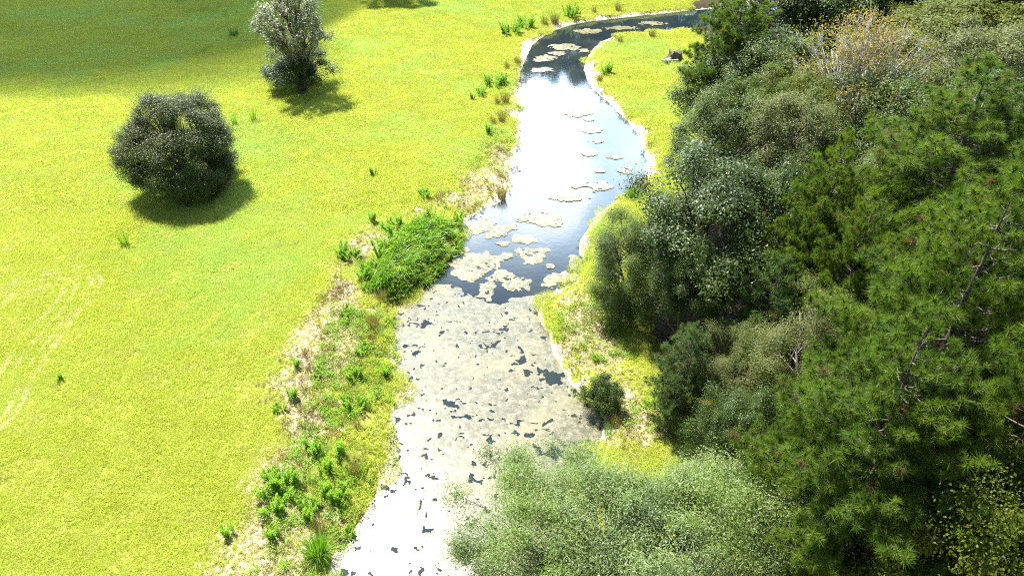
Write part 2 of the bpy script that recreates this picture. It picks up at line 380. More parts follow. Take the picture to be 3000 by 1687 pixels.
# iso-clipped sheet on a grid: keeps cells where f > 0 and pulls border vertices onto the outline
def iso_sheet(x0, x1, y0, y1, st, fn, zf):
    xs = np.arange(x0, x1, st); ys = np.arange(y0, y1, st)
    X, Y = np.meshgrid(xs, ys); F = fn(X, Y)
    fy, fx = np.gradient(F, st); g2 = fx*fx+fy*fy+1e-6
    k = -F/g2; mx = fx*k; my = fy*k; ln = np.sqrt(mx*mx+my*my)+1e-9
    lim = np.minimum(1, 0.62*st/ln); near = (ln < 1.3*st)
    keepc = (F[:-1, :-1]+F[1:, :-1]+F[:-1, 1:]+F[1:, 1:]) > 0
    nb = np.zeros(F.shape, int)
    for a in (slice(0, -1), slice(1, None)):
        for b in (slice(0, -1), slice(1, None)): nb[a, b] += keepc
    bd = (nb > 0) & (nb < 4) & near
    X = np.where(bd, X+mx*lim, X); Y = np.where(bd, Y+my*lim, Y)
    Z = zf(X, Y, F)
    n_ = len(xs); cy, cx = np.nonzero(keepc); i = cy*n_+cx
    quads = np.stack([i, i+1, i+n_+1, i+n_], 1)
    used, inv = np.unique(quads, return_inverse=True)
    V = np.stack([X.ravel(), Y.ravel(), Z.ravel()], 1)[used]
    return V, inv.reshape(-1, 4)

def water_mat():
    m, nt = mat_new('water')
    geo = N(nt, 'ShaderNodeNewGeometry'); pos = geo.outputs['Position']
    n1 = noise_n(nt, pos, 0.25, 3, 0.5)
    pb = N(nt, 'ShaderNodeBsdfPrincipled')
    L(nt, mixc(nt, maprange(nt, n1, 0.35, 0.65), (0.012, 0.020, 0.026), (0.022, 0.030, 0.028)), pb.inputs['Base Color'])
    pb.inputs['Roughness'].default_value = 0.045; pb.inputs['IOR'].default_value = 1.45
    bp = N(nt, 'ShaderNodeBump'); bp.inputs['Strength'].default_value = 0.05; bp.inputs['Distance'].default_value = 0.05
    L(nt, noise_n(nt, pos, 2.2, 3, 0.5), bp.inputs['Height']); L(nt, bp.outputs[0], pb.inputs['Normal'])
    out = N(nt, 'ShaderNodeOutputMaterial'); L(nt, pb.outputs[0], out.inputs[0])
    return m
V, F = iso_sheet(-40, 130, -58, 125, 0.8, lambda X, Y: 0.9-sdist(RIV, X, Y), lambda X, Y, F: X*0+WZ)
water = setp(link('water', mesh_np('water', V, [F], [water_mat()])), kind='structure', label='still dark creek reflecting bright cloud, winding through meadow')

def algae_mat(name, wetgloss, k=1.0):
    m, nt = mat_new(name)
    geo = N(nt, 'ShaderNodeNewGeometry'); pos = geo.outputs['Position']
    n1 = noise_n(nt, pos, 0.35, 4, 0.6); n2 = noise_n(nt, pos, 3.0, 5, 0.7); n3 = noise_n(nt, pos, 11, 5, 0.75)
    col = mixc(nt, maprange(nt, n2, 0.38, 0.62), (0.062*k, 0.059*k, 0.024*k), (0.158*k, 0.148*k, 0.088*k))
    col = mixc(nt, math_n(nt, 'MULTIPLY', maprange(nt, n3, 0.46, 0.62), 0.85), col, (0.030*k, 0.030*k, 0.012*k))
    col = mixc(nt, math_n(nt, 'MULTIPLY', maprange(nt, n1, 0.45, 0.65), 0.6), col, (0.165*k, 0.145*k, 0.07*k))
    pb = N(nt, 'ShaderNodeBsdfPrincipled'); L(nt, col, pb.inputs['Base Color'])
    pb.inputs['Roughness'].default_value = 0.36; pb.inputs['Specular IOR Level'].default_value = wetgloss
    bp = N(nt, 'ShaderNodeBump'); bp.inputs['Strength'].default_value = 0.30; bp.inputs['Distance'].default_value = 0.010
    L(nt, math_n(nt, 'ADD', n2, math_n(nt, 'MULTIPLY', n3, 0.5)), bp.inputs['Height']); L(nt, bp.outputs[0], pb.inputs['Normal'])
    out = N(nt, 'ShaderNodeOutputMaterial'); L(nt, pb.outputs[0], out.inputs[0])
    return m
m_alg = algae_mat('algae', 0.58, 1.05)
MATP = smooth(img_poly([(700, 1700), (860, 1449), (900, 1200), (960, 1000), (960, 800), (1010, 742), (1060, 700), (1130, 690), (1150, 735), (1195, 752), (1240, 765), (1300, 752), (1355, 742), (1420, 735), (1560, 900), (1600, 1100), (1500, 1300), (1500, 1700)], WZ), 4)
POOLS = [(1143, 1015, 20, 10), (1165, 1050, 24, 5), (1455, 992, 16, 8), (1385, 950, 24, 12), (1398, 1135, 20, 14), (1352, 1128, 12, 10), (1290, 1163, 8, 14), (1190, 1182, 6, 13), (1213, 1058, 10, 5), (1110, 1092, 8, 7), (1330, 940, 9, 6), (1235, 885, 8, 4), (1075, 815, 16, 8), (1050, 890, 10, 7), (1270, 830, 7, 6), (1330, 1095, 10, 4), (1030, 960, 8, 12)]
def algf(X, Y):
    u, v, dep = proj(X, Y, WZ)
    sd = sdist([tuple(p) for p in MATP], X, Y)
    wx = X+(fbm(X*1.2, Y*1.2, 61, 3)-0.5)*1.2; wy = Y+(fbm(X*1.2, Y*1.2, 62, 3)-0.5)*1.2
    big = fbm(X*0.33+4, Y*0.33, 33, 3)
    lm = sstep(90, 10, u-np.interp(v, [700, 800, 1000, 1100, 1449], [1000, 1000, 1003, 995, 865]))*sstep(1300, 1000, v)
    hole = fbm(wx*2.3, wy*2.0, 21, 4, 0.6)                     # torn openings, seldom, in groups
    f = hole-(0.205+0.05*sstep(0.5, 0.7, big)+0.07*lm)
    ridge = np.abs(fbm(wx*1.7, wy*1.5, 24, 3)-0.5)            # hair cracks between the sheets
    f = np.minimum(f, np.maximum(ridge-0.040, (0.615-0.09*lm-fbm(X*2.8, Y*2.8, 27, 3))*0.6))
    f = np.minimum(f, fbm(X*6.5, Y*5.5, 29, 2, 0.6)-0.125)
    for pu, pv_, pa, pb_ in POOLS:
        c_ = P(pu, pv_, WZ); ra = pa/46.0*(c_[1]+12)/38; rb_ = pb_/26.0*(c_[1]+12)/38
        q = np.sqrt(((X-c_[0])/ra)**2+((Y-c_[1])/rb_)**2)+(fbm(X*3.0, Y*3.0, 70, 4, 0.7)-0.5)*4.2
        f = np.minimum(f, (q-0.8)*0.3)
    f = np.minimum(f, (-sd+(fbm(X*1.6, Y*1.6, 8, 3)-0.5)*1.1)*0.5)
    return np.minimum(f, (0.25-rd(X, Y))*0.5)
V, F = iso_sheet(-12, 12, 8, 34, 0.048, algf, lambda X, Y, F: WZ+0.010+0.005*np.clip(F*8, 0, 1)+0.003*fbm(X*2.5, Y*2.5, 5, 3))
alg = setp(link('algae', mesh_np('algae', V, [F], [m_alg], smooth_f=True)), kind='stuff', label='pale olive algae mat covering the near half of the creek')

# floating rafts of algae, each with its own ragged outline
RAFTS = [(1340, 642, 34, 22, 'round ragged algae raft in dark open water, largest of the loose ones'), (1225, 728, 22, 24, 'oval algae raft ringed by dark water just above the solid mat'),
         (1200, 662, 52, 22, 'broad algae raft under the left bank below the reed bed'), (1180, 690, 36, 15, 'low wide algae raft joined to the mat edge under the reeds'),
         (1262, 700, 28, 15, 'algae raft wedged between the oval raft and the round one'),
         (1312, 712, 36, 18, 'long algae raft right above the solid mat edge'), (1385, 712, 20, 14, 'small algae raft by the inner right bank bend'),
         (1415, 695, 30, 12, 'stretched algae raft against the right bank bend'), (1445, 655, 16, 30, 'upright algae raft lining the right bank bulge'),
         (1320, 603, 26, 11, 'algae raft directly behind the big round raft'), (1240, 575, 50, 18, 'pale algae raft at the foot of the bright reflection on the left'),
         (1355, 552, 62, 15, 'wide pale algae raft in the brightest water before the bend'), (1265, 612, 14, 6, 'tiny algae raft beside the white reflection near left bank'),
         (1160, 628, 16, 8, 'little algae raft tucked against the reed bed bank'), (1275, 642, 18, 8, 'thin algae raft left of the big round raft'),
         (1385, 672, 10, 6, 'smallest algae raft alone in dark water below the round one'), (1215, 548, 22, 7, 'thin pale algae raft near the left bank elbow'),
         (1450, 285, 30, 8, 'faint algae raft in the light blue upper reach'), (1478, 300, 14, 4, 'small pale algae raft near upper right bank'),
         (1490, 330, 24, 7, 'pale algae raft in the blue water beside the right bank'), (1500, 355, 16, 5, 'thin algae raft below another in blue water'),
         (1540, 395, 20, 6, 'algae raft close to the right bank where creek is widest'), (1480, 385, 22, 9, 'ragged algae raft in the middle of the wide reach'),
         (1575, 430, 18, 8, 'algae raft touching the right bank above the reeds'), (1510, 430, 20, 6, 'flat algae raft on the bright wide reach'),
         (1500, 470, 44, 10, 'long algae raft across the lower wide reach'), (1430, 500, 40, 8, 'pale algae raft at the end of the wide reach'),
         (1420, 120, 30, 7, 'tan algae raft in the dark upper bend'), (1400, 135, 20, 5, 'narrow tan algae raft below another in upper bend'),
         (1370, 148, 24, 8, 'tan algae raft along the left bank of the upper bend'), (1365, 178, 22, 6, 'tan algae raft where tree reflection ends on the left'),
         (1465, 128, 14, 4, 'thin tan algae raft crossing the dark reflection'), (1480, 80, 30, 5, 'tan algae raft at far bank under the curve'),
         (1560, 72, 40, 4, 'long thin algae raft in the far channel'), (1640, 60, 30, 5, 'last algae raft seen in the far channel near the pines')]
m_raft = algae_mat('algae_raft', 0.35, 1.5)
for k, (u, v, a, b, lab) in enumerate(RAFTS):
    c0 = P(u, v, WZ); rx = abs(P(u+a, v, WZ)[0]-c0[0]); ry = abs(P(u, v-b, WZ)[1]-c0[1])
    ry = min(ry, rx*1.9)
    def rf(X, Y, c0=c0, rx=rx, ry=ry, k=k):
        q = np.sqrt(((X-c0[0])/rx)**2+((Y-c0[1])/ry)**2)
        f = 1.05-q+(fbm(X*1.3, Y*1.3, 60+k, 4, 0.65)-0.5)*2.3
        f = np.minimum(f, (fbm(X*2.6, Y*2.6, 90+k, 3, 0.6)-0.27)*3)
        return np.minimum(np.minimum(f, (1.45-q)*2), (0.3-rd(X, Y)))
    amp = 1
    st = 0.06 if c0[1] < 38 else 0.1
    V, F = iso_sheet(c0[0]-rx*1.5, c0[0]+rx*1.5, c0[1]-ry*1.5, c0[1]+ry*1.5, st, rf, lambda X, Y, F: WZ+0.014+0.02*np.clip(F*3, 0, 1)+0.018*(fbm(X*2.5, Y*2.5, 5, 3)-0.3)+0.0007*k)
    if len(F) < 4: continue
    V = V-np.array([c0[0], c0[1], 0])
    setp(link('algae_raft', mesh_np('algae_raft', V, [F], [m_raft], smooth_f=True), loc=(c0[0], c0[1], 0)), lab, 'algae raft', 'loose rafts of algae on the creek')

# ---------------------------------------------------------------- grass
rng = np.random.default_rng(7)
def patch(size, n, ln, wd, lean, clumps=None):
    if clumps:
        cc = rng.uniform(-size/2, size/2, (clumps, 2)); w = rng.integers(0, clumps, n)
        xy = cc[w]+rng.normal(0, 0.035, (n, 2))
    else:
        q = size*0.72*rng.uniform(0, 1, n)**0.62; aa = rng.uniform(0, 6.283, n); xy = np.stack([q*np.cos(aa), q*np.sin(aa)], 1)
    B = np.column_stack([xy, np.full(n, -0.03)])
    l_ = ln*rng.uniform(0.6, 1.35, n); a = rng.uniform(0, 2*math.pi, n)+0.0; le = np.clip(rng.normal(lean, 0.3, n), 0, 1.4)
    # clumped lean direction, blown about by wind
    a = a*0.45+6*fbm(xy[:, 0]*1.5+3, xy[:, 1]*1.5, int(rng.integers(99)), 2)
    tv = np.stack([np.cos(a)*np.sin(le), np.sin(a)*np.sin(le), np.cos(le)], 1)*l_[:, None]
    V, F = blades(B, tv, wd*rng.uniform(0.7, 1.3, n), rng)
    t = np.repeat(np.clip(rng.normal(0.5, 0.28, n), 0, 1), 5)
    mb = MB(); mb.add(V, F, t); return mb
gcol = bpy.data.collections.new('grass_sources')
def gsrc(name, mb, mat):
    o = bpy.data.objects.new(name, mb.build(name, mat)); gcol.objects.link(o)
for i in range(7): gsrc('a%d_turf' % i, patch(1.5, 1900, 0.18, 0.015, 0.8), m_grass)
for i in range(3): gsrc('b%d_turf_far' % i, patch(1.6, 1000, 0.19, 0.027, 0.75), m_grass)
for i in range(3): gsrc('c%d_thin' % i, patch(1.2, 620, 0.15, 0.014, 0.8, 34), m_grass)
for i in range(3): gsrc('d%d_sparse' % i, patch(1.2, 380, 0.15, 0.016, 0.75, 22), m_grass)
for i in range(3): gsrc('e%d_lush' % i, patch(1.4, 900, 0.25, 0.017, 0.8, 90), m_grass)
for i in range(2): gsrc('f%d_dry' % i, patch(1.3, 520, 0.17, 0.016, 1.0, 40), m_dry)
px, py = np.meshgrid(np.arange(-90, 60, 0.98), np.arange(6, 118, 0.98))
px = px+rng.uniform(-0.5, 0.5, px.shape); py = py+rng.uniform(-0.5, 0.5, py.shape); px = px.ravel(); py = py.ravel()
u, v, dep = proj(px, py, 0)
k = (dep > 1) & (u > -330) & (u < 2900) & (v > -130) & (v < 1620); px, py = px[k], py[k]
Dp, sp_, fp, shp_, wp = masks(px, py)
k = (Dp > 0.12) & (fp < 0.9); px, py, Dp, sp_, fp, shp_ = px[k], py[k], Dp[k], sp_[k], fp[k], shp_[k]
n = len(px); r = rng.uniform(0, 1, n); s_ = sp_+(fbm(px*0.45, py*0.45, 71, 3)-0.5)*1.1*sstep(0.0, 0.2, sp_)+0.04
idx = np.where(py < 42, rng.integers(0, 7, n), rng.integers(7, 10, n))
idx = np.where(s_ > 0.30, rng.integers(10, 13, n), idx)
idx = np.where(s_ > 0.60, rng.integers(13, 16, n), idx)
lush = (Dp < 2.6) & (Dp > 0.4) & (py < 34) & (px < 1) & (s_ < 0.45)
idx = np.where(lush & (r < 0.8), rng.integers(16, 19, n), idx)
idx = np.where((s_ > 0.28) & (r > 0.62), rng.integers(19, 21, n), idx)
keep = ~((shp_ > 0.35) & (r < 0.93)) & ~((fp > 0.5) & (r < 0.6))
px, py, idx, Dp = px[keep], py[keep], idx[keep], Dp[keep]; n = len(px)
me = bpy.data.meshes.new('grass'); me.vertices.add(n)
me.vertices.foreach_set('co', np.stack([px, py, ground_z(px, py, Dp)], 1).astype(np.float32).ravel())
for nm, ty, val in (('rotz', 'FLOAT', rng.uniform(0, 6.283, n).astype(np.float32)),
                    ('scl', 'FLOAT', rng.uniform(0.9, 1.15, n).astype(np.float32)), ('idx', 'INT', idx.astype(np.int32))):
    a = me.attributes.new(nm, ty, 'POINT'); a.data.foreach_set('value', val)
grass = setp(link('grass', me), kind='stuff', label='sunlit yellow green meadow grass on both banks')
ng = bpy.data.node_groups.new('grass_scatter', 'GeometryNodeTree')
ng.interface.new_socket('Geometry', in_out='INPUT', socket_type='NodeSocketGeometry'); ng.interface.new_socket('Geometry', in_out='OUTPUT', socket_type='NodeSocketGeometry')
gi = N(ng, 'NodeGroupInput'); go = N(ng, 'NodeGroupOutput'); iop = N(ng, 'GeometryNodeInstanceOnPoints'); ci = N(ng, 'GeometryNodeCollectionInfo')
ci.inputs['Collection'].default_value = gcol; ci.inputs['Separate Children'].default_value = True; ci.inputs['Reset Children'].default_value = True
def na(nm, ty):
    x = N(ng, 'GeometryNodeInputNamedAttribute', data_type=ty); x.inputs['Name'].default_value = nm; return x.outputs['Attribute']
cx_ = N(ng, 'ShaderNodeCombineXYZ'); L(ng, na('rotz', 'FLOAT'), cx_.inputs[2])
L(ng, gi.outputs[0], iop.inputs['Points']); L(ng, ci.outputs[0], iop.inputs['Instance']); iop.inputs['Pick Instance'].default_value = True
L(ng, na('idx', 'INT'), iop.inputs['Instance Index']); L(ng, cx_.outputs[0], iop.inputs['Rotation']); L(ng, na('scl', 'FLOAT'), iop.inputs['Scale'])
L(ng, iop.outputs[0], go.inputs[0])
md = grass.modifiers.new('scatter', 'NODES'); md.node_group = ng
print('grass instances', n)

# ---------------------------------------------------------------- trees
def rdir(r, n, upb=0.0):
    d = r.normal(0, 1, (n, 3)); d = unit(d); d[:, 2] += upb; return unit(d)
def broadleaf(seed, H, R, zlo, nclump, nleaf, ll, lw, cr, leafm, barkm, trunk_r=0.2, limbs=7, stems=1, lob=0.42, ryf=1.0, upn=0.9, fill=0.5, twig=2, flat=0.7, topn=0.0, els=(0.35, 1.25), soft=0.35, upb=0.25):
    r = np.random.default_rng(seed)
    zc = (H-0.3*cr+zlo)/2; rz = (H-0.3*cr-zlo)/2
    d = rdir(r, nclump, upb)
    ph = r.uniform(0, 6, 6)
    lobe_ = 1+lob*(np.sin(3*np.arctan2(d[:, 1], d[:, 0])+ph[0])*0.5+np.sin(4*d[:, 2]+ph[1]+2*d[:, 0])*0.5)
    f = (fill+(1-fill)*r.uniform(0, 1, nclump)**0.45)*lobe_
    taper = 1-topn*np.clip(d[:, 2], 0, 1)
    cc = np.stack([d[:, 0]*R*f*taper, d[:, 1]*R*ryf*f*taper, zc+d[:, 2]*rz*np.minimum(f, 1.12)], 1)
    cc[:, 2] = np.maximum(cc[:, 2], 0.35)
    tm = MB(); cm = MB()
    # limbs
    az = r.uniform(0, 6.28)+np.arange(limbs)*6.283/limbs+r.normal(0, 0.25, limbs)
    el = r.uniform(els[0], els[1], limbs)
    ld = np.stack([np.cos(az)*np.cos(el), np.sin(az)*np.cos(el), np.sin(el)], 1)
    which = np.argmax(unit(cc-np.array([0, 0, zlo*0.8]))@ld.T, 1)
    bases = [np.array([r.normal(0, 0.22)*(stems > 1), r.normal(0, 0.22)*(stems > 1), -0.15]) for _ in range(stems)]
    fork = max(zlo*0.7, 0.15*H)
    if stems == 1:
        top = np.array([r.normal(0, 0.15), r.normal(0, 0.15), fork])
        tm.add(*tube(bez(bases[0], (bases[0]+top)/2+[0.1, 0.05, 0], top, 6), np.linspace(trunk_r*1.35, trunk_r, 6), 9))
    for li in range(limbs):
        m = cc[which == li]
        if len(m) == 0: continue
        tgt = m.mean(0); tgt = tgt+(tgt-np.array([0, 0, fork]))*0.15
        st = top if stems == 1 else bases[li % stems]
        mid = st*0.5+tgt*0.5+np.array([0, 0, -0.1*H])*(stems == 1)+np.array([-(tgt[0]-st[0])*0.25, -(tgt[1]-st[1])*0.25, 0.12*H])
        lp = bez(st, mid, tgt, 12); lp[1:-1] += r.normal(0, 0.06, (10, 3))
        lr = np.linspace(trunk_r*(0.72 if stems == 1 else 0.9), 0.035, 12)
        tm.add(*tube(lp, lr, 7))
        for c_ in m:
            dd = np.linalg.norm(lp-c_, axis=1); j = min(int(np.argmin(dd)), 9); j = max(1, j-2)
            bp = bez(lp[j], (lp[j]+c_)/2+r.normal(0, 0.25, 3)+[0, 0, 0.15], c_, 6)
            bp[1:-1] += r.normal(0, 0.04, (4, 3))
            tm.add(*tube(bp, np.linspace(lr[j]*0.5+0.008, 0.012, 6), 4))
            for _ in range(twig):
                e = c_+rdir(r, 1, 0.3)[0]*cr*r.uniform(0.6, 1.0)
                tm.add(*tube(bez(bp[4], (bp[4]+e)/2+r.normal(0, 0.08, 3), e, 4), [0.012, 0.009, 0.007, 0.004], 3))
    # leaves in clumps
    k = nclump*nleaf; w = np.repeat(np.arange(nclump), nleaf)
    csz = r.uniform(0.65, 1.25, nclump)
    off = r.normal(0, 1, (k, 3)); off = unit(off)*(r.uniform(0.05, 1, k)**0.7*(1+soft*np.abs(r.normal(0, 1, k))))[:, None]
    off[:, 2] *= flat
    pos = cc[w]+off*(cr*csz[w])[:, None]
    pos[:, 2] = np.maximum(pos[:, 2], 0.08)
    out = unit(pos-np.array([0, 0, zc]))
    nrm = unit(off)*0.5+out*0.3+np.array([0, 0, upn])+r.normal(0, 0.5, (k, 3))
    dr = r.normal(0, 1, (k, 3))+out*0.7-np.array([0, 0, 0.25])
    V, F = leaves(pos, nrm, dr, ll*r.uniform(0.65, 1.3, k), lw*r.uniform(0.7, 1.25, k))
    ct = np.clip(r.normal(0.5, 0.22, nclump), 0, 1)
    t = np.clip(ct[w]+r.normal(0, 0.22, k), 0, 1)
    t = t+2.0*(r.uniform(0, 1, k) < 0.004)
    cm.add(V, F, np.repeat(t, 4))
    return dict(H=H, R=R, parts=[('trunk', tm.build('trunk', barkm, True)), ('crown', cm.build('crown', leafm))])

def pine(seed, H, R, base=0.3, whorl=0.48, per=6, nn=68, nl=0.25, leafm=None, barkm=None, dens=1.0, top_up=0.5):
    r = np.random.default_rng(seed)
    tm = MB(); cm = MB()
    lean = r.normal(0, 0.25, 2)
    zs = np.linspace(-0.15, H-0.25, 14)
    tp = np.stack([lean[0]*(zs/H)**2, lean[1]*(zs/H)**2, zs], 1); tp[1:-1, :2] += r.normal(0, 0.04, (12, 2))
    tr = np.linspace(0.017*H, 0.012, 14)
    tm.add(*tube(tp, tr, 8))
    T = []; TDr = []
    def at(z): return np.array([np.interp(z, zs, tp[:, 0]), np.interp(z, zs, tp[:, 1]), z])
    z = base*H
    while z < H-0.3:
        f = (z-base*H)/(H-base*H)
        Lm = R*(0.62+0.45*min(f/0.3, 1))*(1-f**1.9)**0.8
        Lm = max(Lm, 0.5)
        a0 = r.uniform(0, 6.28)
        for b in range(per if f < 0.85 else 4):
            if r.uniform() < 0.12: continue
            az = a0+b*6.283/per+r.normal(0, 0.25); Lb = Lm*r.uniform(0.65, 1.12)
            h = np.array([math.cos(az), math.sin(az), 0]); s = at(z+r.normal(0, 0.12))
            rise = Lb*(0.10+0.5*f)
            e = s+h*Lb+np.array([0, 0, rise]); m = s+h*Lb*0.55+np.array([0, 0, rise*0.1-0.05*Lb])
            p = bez(s, m, e, 9); p[1:-1] += r.normal(0, 0.05, (7, 3))
            tm.add(*tube(p, np.linspace(0.012+0.009*Lb, 0.008, 9), 5))
            T.append(e); TDr.append(unit(p[-1]-p[-2]+[0, 0, 0.05]))
            side = np.cross(h, [0, 0, 1])
            ns = int(max(4, Lb*5.5*dens))
            for q in range(ns):
                t = 0.18+0.80*(q+r.uniform(0, 1))/ns; i = t*8; i0 = min(int(i), 7); bp = p[i0]+(p[i0+1]-p[i0])*(i-i0)
                sl_ = (1.0-t*0.65)*min(1.1, Lb*0.36)*r.uniform(0.5, 1.2); sg = 1 if q % 2 else -1
                dv = unit(h*0.75+side*sg*r.uniform(0.4, 1.1)+np.array([0, 0, r.uniform(0.0, 0.6)]))
                e2 = bp+dv*sl_+np.array([0, 0, 0.12])
                tm.add(*tube(bez(bp, (bp+e2)/2-[0, 0, 0.05], e2, 4), [0.014, 0.011, 0.009, 0.007], 3))
                T.append(e2); TDr.append(unit(dv*0.6+[0, 0, 0.6]))
                if sl_ > 0.35:
                    for _ in range(2):
                        e3 = bp+(e2-bp)*r.uniform(0.45, 0.8)+r.normal(0, 0.16, 3)+[0, 0, 0.08]
                        T.append(e3); TDr.append(unit(dv*0.4+[0, 0, 0.6]+r.normal(0, 0.3, 3)))
        z += whorl*r.uniform(0.75, 1.25)
    tt = at(H-0.3)
    for q in range(6): T.append(tt+r.normal(0, 0.12, 3)+[0, 0, 0.15]); TDr.append(unit(np.array([0, 0, 1.0])+r.normal(0, 0.25, 3)))
    T = np.array(T); TDr = np.array(TDr); k = len(T)
    w = np.repeat(np.arange(k), nn); n_ = len(w)
    nd = unit(TDr[w]*0.62+rdir(r, n_)*1.0)
    sc = r.uniform(0.75, 1.2, k)
    B = T[w]-TDr[w]*r.uniform(0, 0.13, n_)[:, None]
    ln = nl*sc[w]*r.uniform(0.75, 1.15, n_)
    tipp = B+nd*ln[:, None]-np.array([0, 0, 1])*(0.10*ln)[:, None]
    s = unit(np.cross(nd, r.normal(0, 1, (n_, 3))))*0.0095
    V = np.stack([B-s, B+s, tipp], 1).reshape(-1, 3)
    tt_ = np.clip(r.normal(0.5, 0.25, k)[w]+r.normal(0, 0.15, n_), 0, 1)+2.0*(r.uniform(0, 1, k) < 0.018)[w]
    cm.add(V, [np.arange(3*n_).reshape(-1, 3)], np.repeat(tt_, 3))
    print('pine tufts', k)
    return dict(H=H, R=R, parts=[('trunk', tm.build('trunk', barkm or bark_pine, True)), ('crown', cm.build('crown', leafm or m_pine))])

K = {}
K['oak1'] = broadleaf(1, 10, 4.2, 2.2, 110, 630, 0.14, 0.085, 0.85, m_oak, bark_dark)
K['oak2'] = broadleaf(2, 9, 4.0, 1.8, 100, 630, 0.13, 0.08, 0.8, m_greyg, bark_grey)
K['oak3'] = broadleaf(3, 8, 3.6, 1.2, 95, 720, 0.10, 0.055, 0.75, m_oak, bark_dark)
K['grey'] = broadleaf(4, 6, 3.2, 0.3, 190, 700, 0.09, 0.036, 0.7, m_greyg, bark_grey, stems=4, trunk_r=0.09, limbs=10)
K['yel'] = broadleaf(5, 11, 4.5, 2.5, 130, 570, 0.13, 0.085, 0.75, m_yelg, bark_dark, flat=0.55, lob=0.35)
K['olive'] = broadleaf(6, 10, 4.3, 2.0, 110, 645, 0.12, 0.07, 0.8, m_olive, bark_grey)
K['fine'] = broadleaf(7, 7, 3.2, 1.0, 100, 930, 0.075, 0.042, 0.65, m_olive, bark_grey)
K['syc'] = broadleaf(8, 13, 5.2, 3.0, 190, 62, 0.15, 0.10, 0.85, m_syc, bark_pale, trunk_r=0.28, limbs=12, twig=7, fill=0.35)
K['willow'] = broadleaf(9, 7.5, 5.6, 0.6, 430, 800, 0.10, 0.030, 0.62, m_willow, bark_grey, stems=5, trunk_r=0.08, limbs=9, fill=0.45, twig=3, upn=0.55, soft=0.4, lob=0.4)
K['bigleaf'] = broadleaf(10, 9, 3.8, 2.0, 90, 800, 0.11, 0.07, 0.8, m_yelg, bark_dark)
K['bush'] = broadleaf(17, 7.2, 4.3, -0.3, 300, 900, 0.12, 0.045, 0.72, m_bush, bark_dark, trunk_r=0.22, limbs=9, lob=0.16, fill=0.6, ryf=0.95, topn=0.12, upb=-0.15)
K['tall'] = broadleaf(12, 9.0, 2.9, 2.8, 210, 62, 0.17, 0.08, 0.42, m_silver, bark_dark, stems=7, trunk_r=0.10, limbs=12, fill=0.45, lob=0.3, twig=3, topn=0.1, flat=1.0, upb=0.05, els=(0.95, 1.4))
K['shrub'] = broadleaf(13, 3.0, 1.9, 0.1, 48, 630, 0.13, 0.05, 0.6, m_oak, bark_dark, stems=5, trunk_r=0.05, limbs=7)
K['pine1'] = pine(21, 15, 4.0, nl=0.28, dens=1.0)
K['pine2'] = pine(22, 14, 4.2, nl=0.29, dens=0.95)
K['pine3'] = pine(23, 12, 3.4, base=0.25)
K['pineb'] = pine(24, 6, 2.2, base=0.08, whorl=0.42, nn=52, nl=0.26, leafm=m_pineb)
K['pinef'] = pine(25, 14, 4.2, base=0.3, whorl=0.6, nn=30, nl=0.28)

def tree(key, name, u, v, rpx, H, label, cat='tree', group=None, rot=None, at=None, zfrac=0.62):
    k = K[key]
    if at is None:
        p = P(u, v, H*zfrac); dist = math.sqrt(p[0]**2+p[1]**2+(CAM_H-p[2])**2)
        sx = rpx*1.1646/FPX*dist/k['R']
    else: p = np.array([at[0], at[1], 0]); sx = H/k['H']
    z = float(ground_z(np.array([p[0]]), np.array([p[1]]))[0])
    o = bpy.data.objects.new(name, None); C.objects.link(o); o.empty_display_size = 0.5
    o.location = (p[0], p[1], z-0.05); o.rotation_euler = (0, 0, rot if rot is not None else (u*0.37+v*0.11) % 6.28)
    o.scale = (sx, sx, H/k['H'])
    for nm, me_ in k['parts']: link(nm, me_, o)
    setp(o, label, cat, group)
    print('%s %s at (%.1f, %.1f) sx %.2f' % (key, name, p[0], p[1], sx))
    return o
G1 = 'trees of the wood on the right bank'
tree('bush', 'field_tree', 452, 365, 121, 7.0, 'round bushy grey green tree alone in the open meadow, crown down to the grass', zfrac=0.48, rot=0.6)
tree('tall', 'multistem_tree', 737, 85, 80, 10.2, 'tall silvery many stemmed tree rising from a dark shrub in the meadow', zfrac=0.55, rot=1.0)
tree('shrub', 'evergreen_shrub', 753, 182, 66, 3.8, 'dark dense shrub round the foot of the tall silvery tree', 'shrub', zfrac=0.4)
PINES = [('pine3', 1855, 80, 128, 13, 'pine with bare lower branches leaning over the far end of the grassy spit'),
         ('pine1', 2430, 400, 250, 15, 'bright green pine in the middle right, in front of the pale grey tree'),
         ('pine3', 2085, 505, 125, 12, 'smaller pine between the dark glossy tree and the bright middle pine'),
         ('pine2', 2420, 800, 300, 15.5, 'tallest pine with the largest tufts, just right of the fine leaved tree'),
         ('pine1', 2240, 1090, 280, 13.5, 'broad pine whose long bare limb reaches left over the willow crown'),
         ('pine3', 2010, 1120, 130, 9, 'low pine at the inner edge of the dark gap behind the willow'),
         ('pine2', 2580, 1130, 240, 14, 'pine cut by the right edge, beside the broad low limbed one'),
         ('pine1', 2620, 560, 200, 15, 'pine cut by the right edge, behind the tallest one'),
         ('pineb', 1735, 880, 98, 5.2, 'young blue green pine at the front of the wood by the sandy spit'),
         ('pineb', 1935, 735, 105, 7.5, 'blue green pine behind the young one, beside the fine leaved tree'),
         ('pineb', 1700, 985, 62, 3.6, 'lowest blue green pine sapling in shade at the wood edge'),
         ('pine3', 2035, 1440, 85, 8, 'small pine top at the bottom edge beside a black gap'),
         ('pine3', 2160, 640, 110, 11, 'narrow pine in front of the bare forked trunk')]
for a in PINES: tree(a[0], 'pine_tree', a[1], a[2], a[3], a[4], a[5], group=G1, zfrac=0.72)
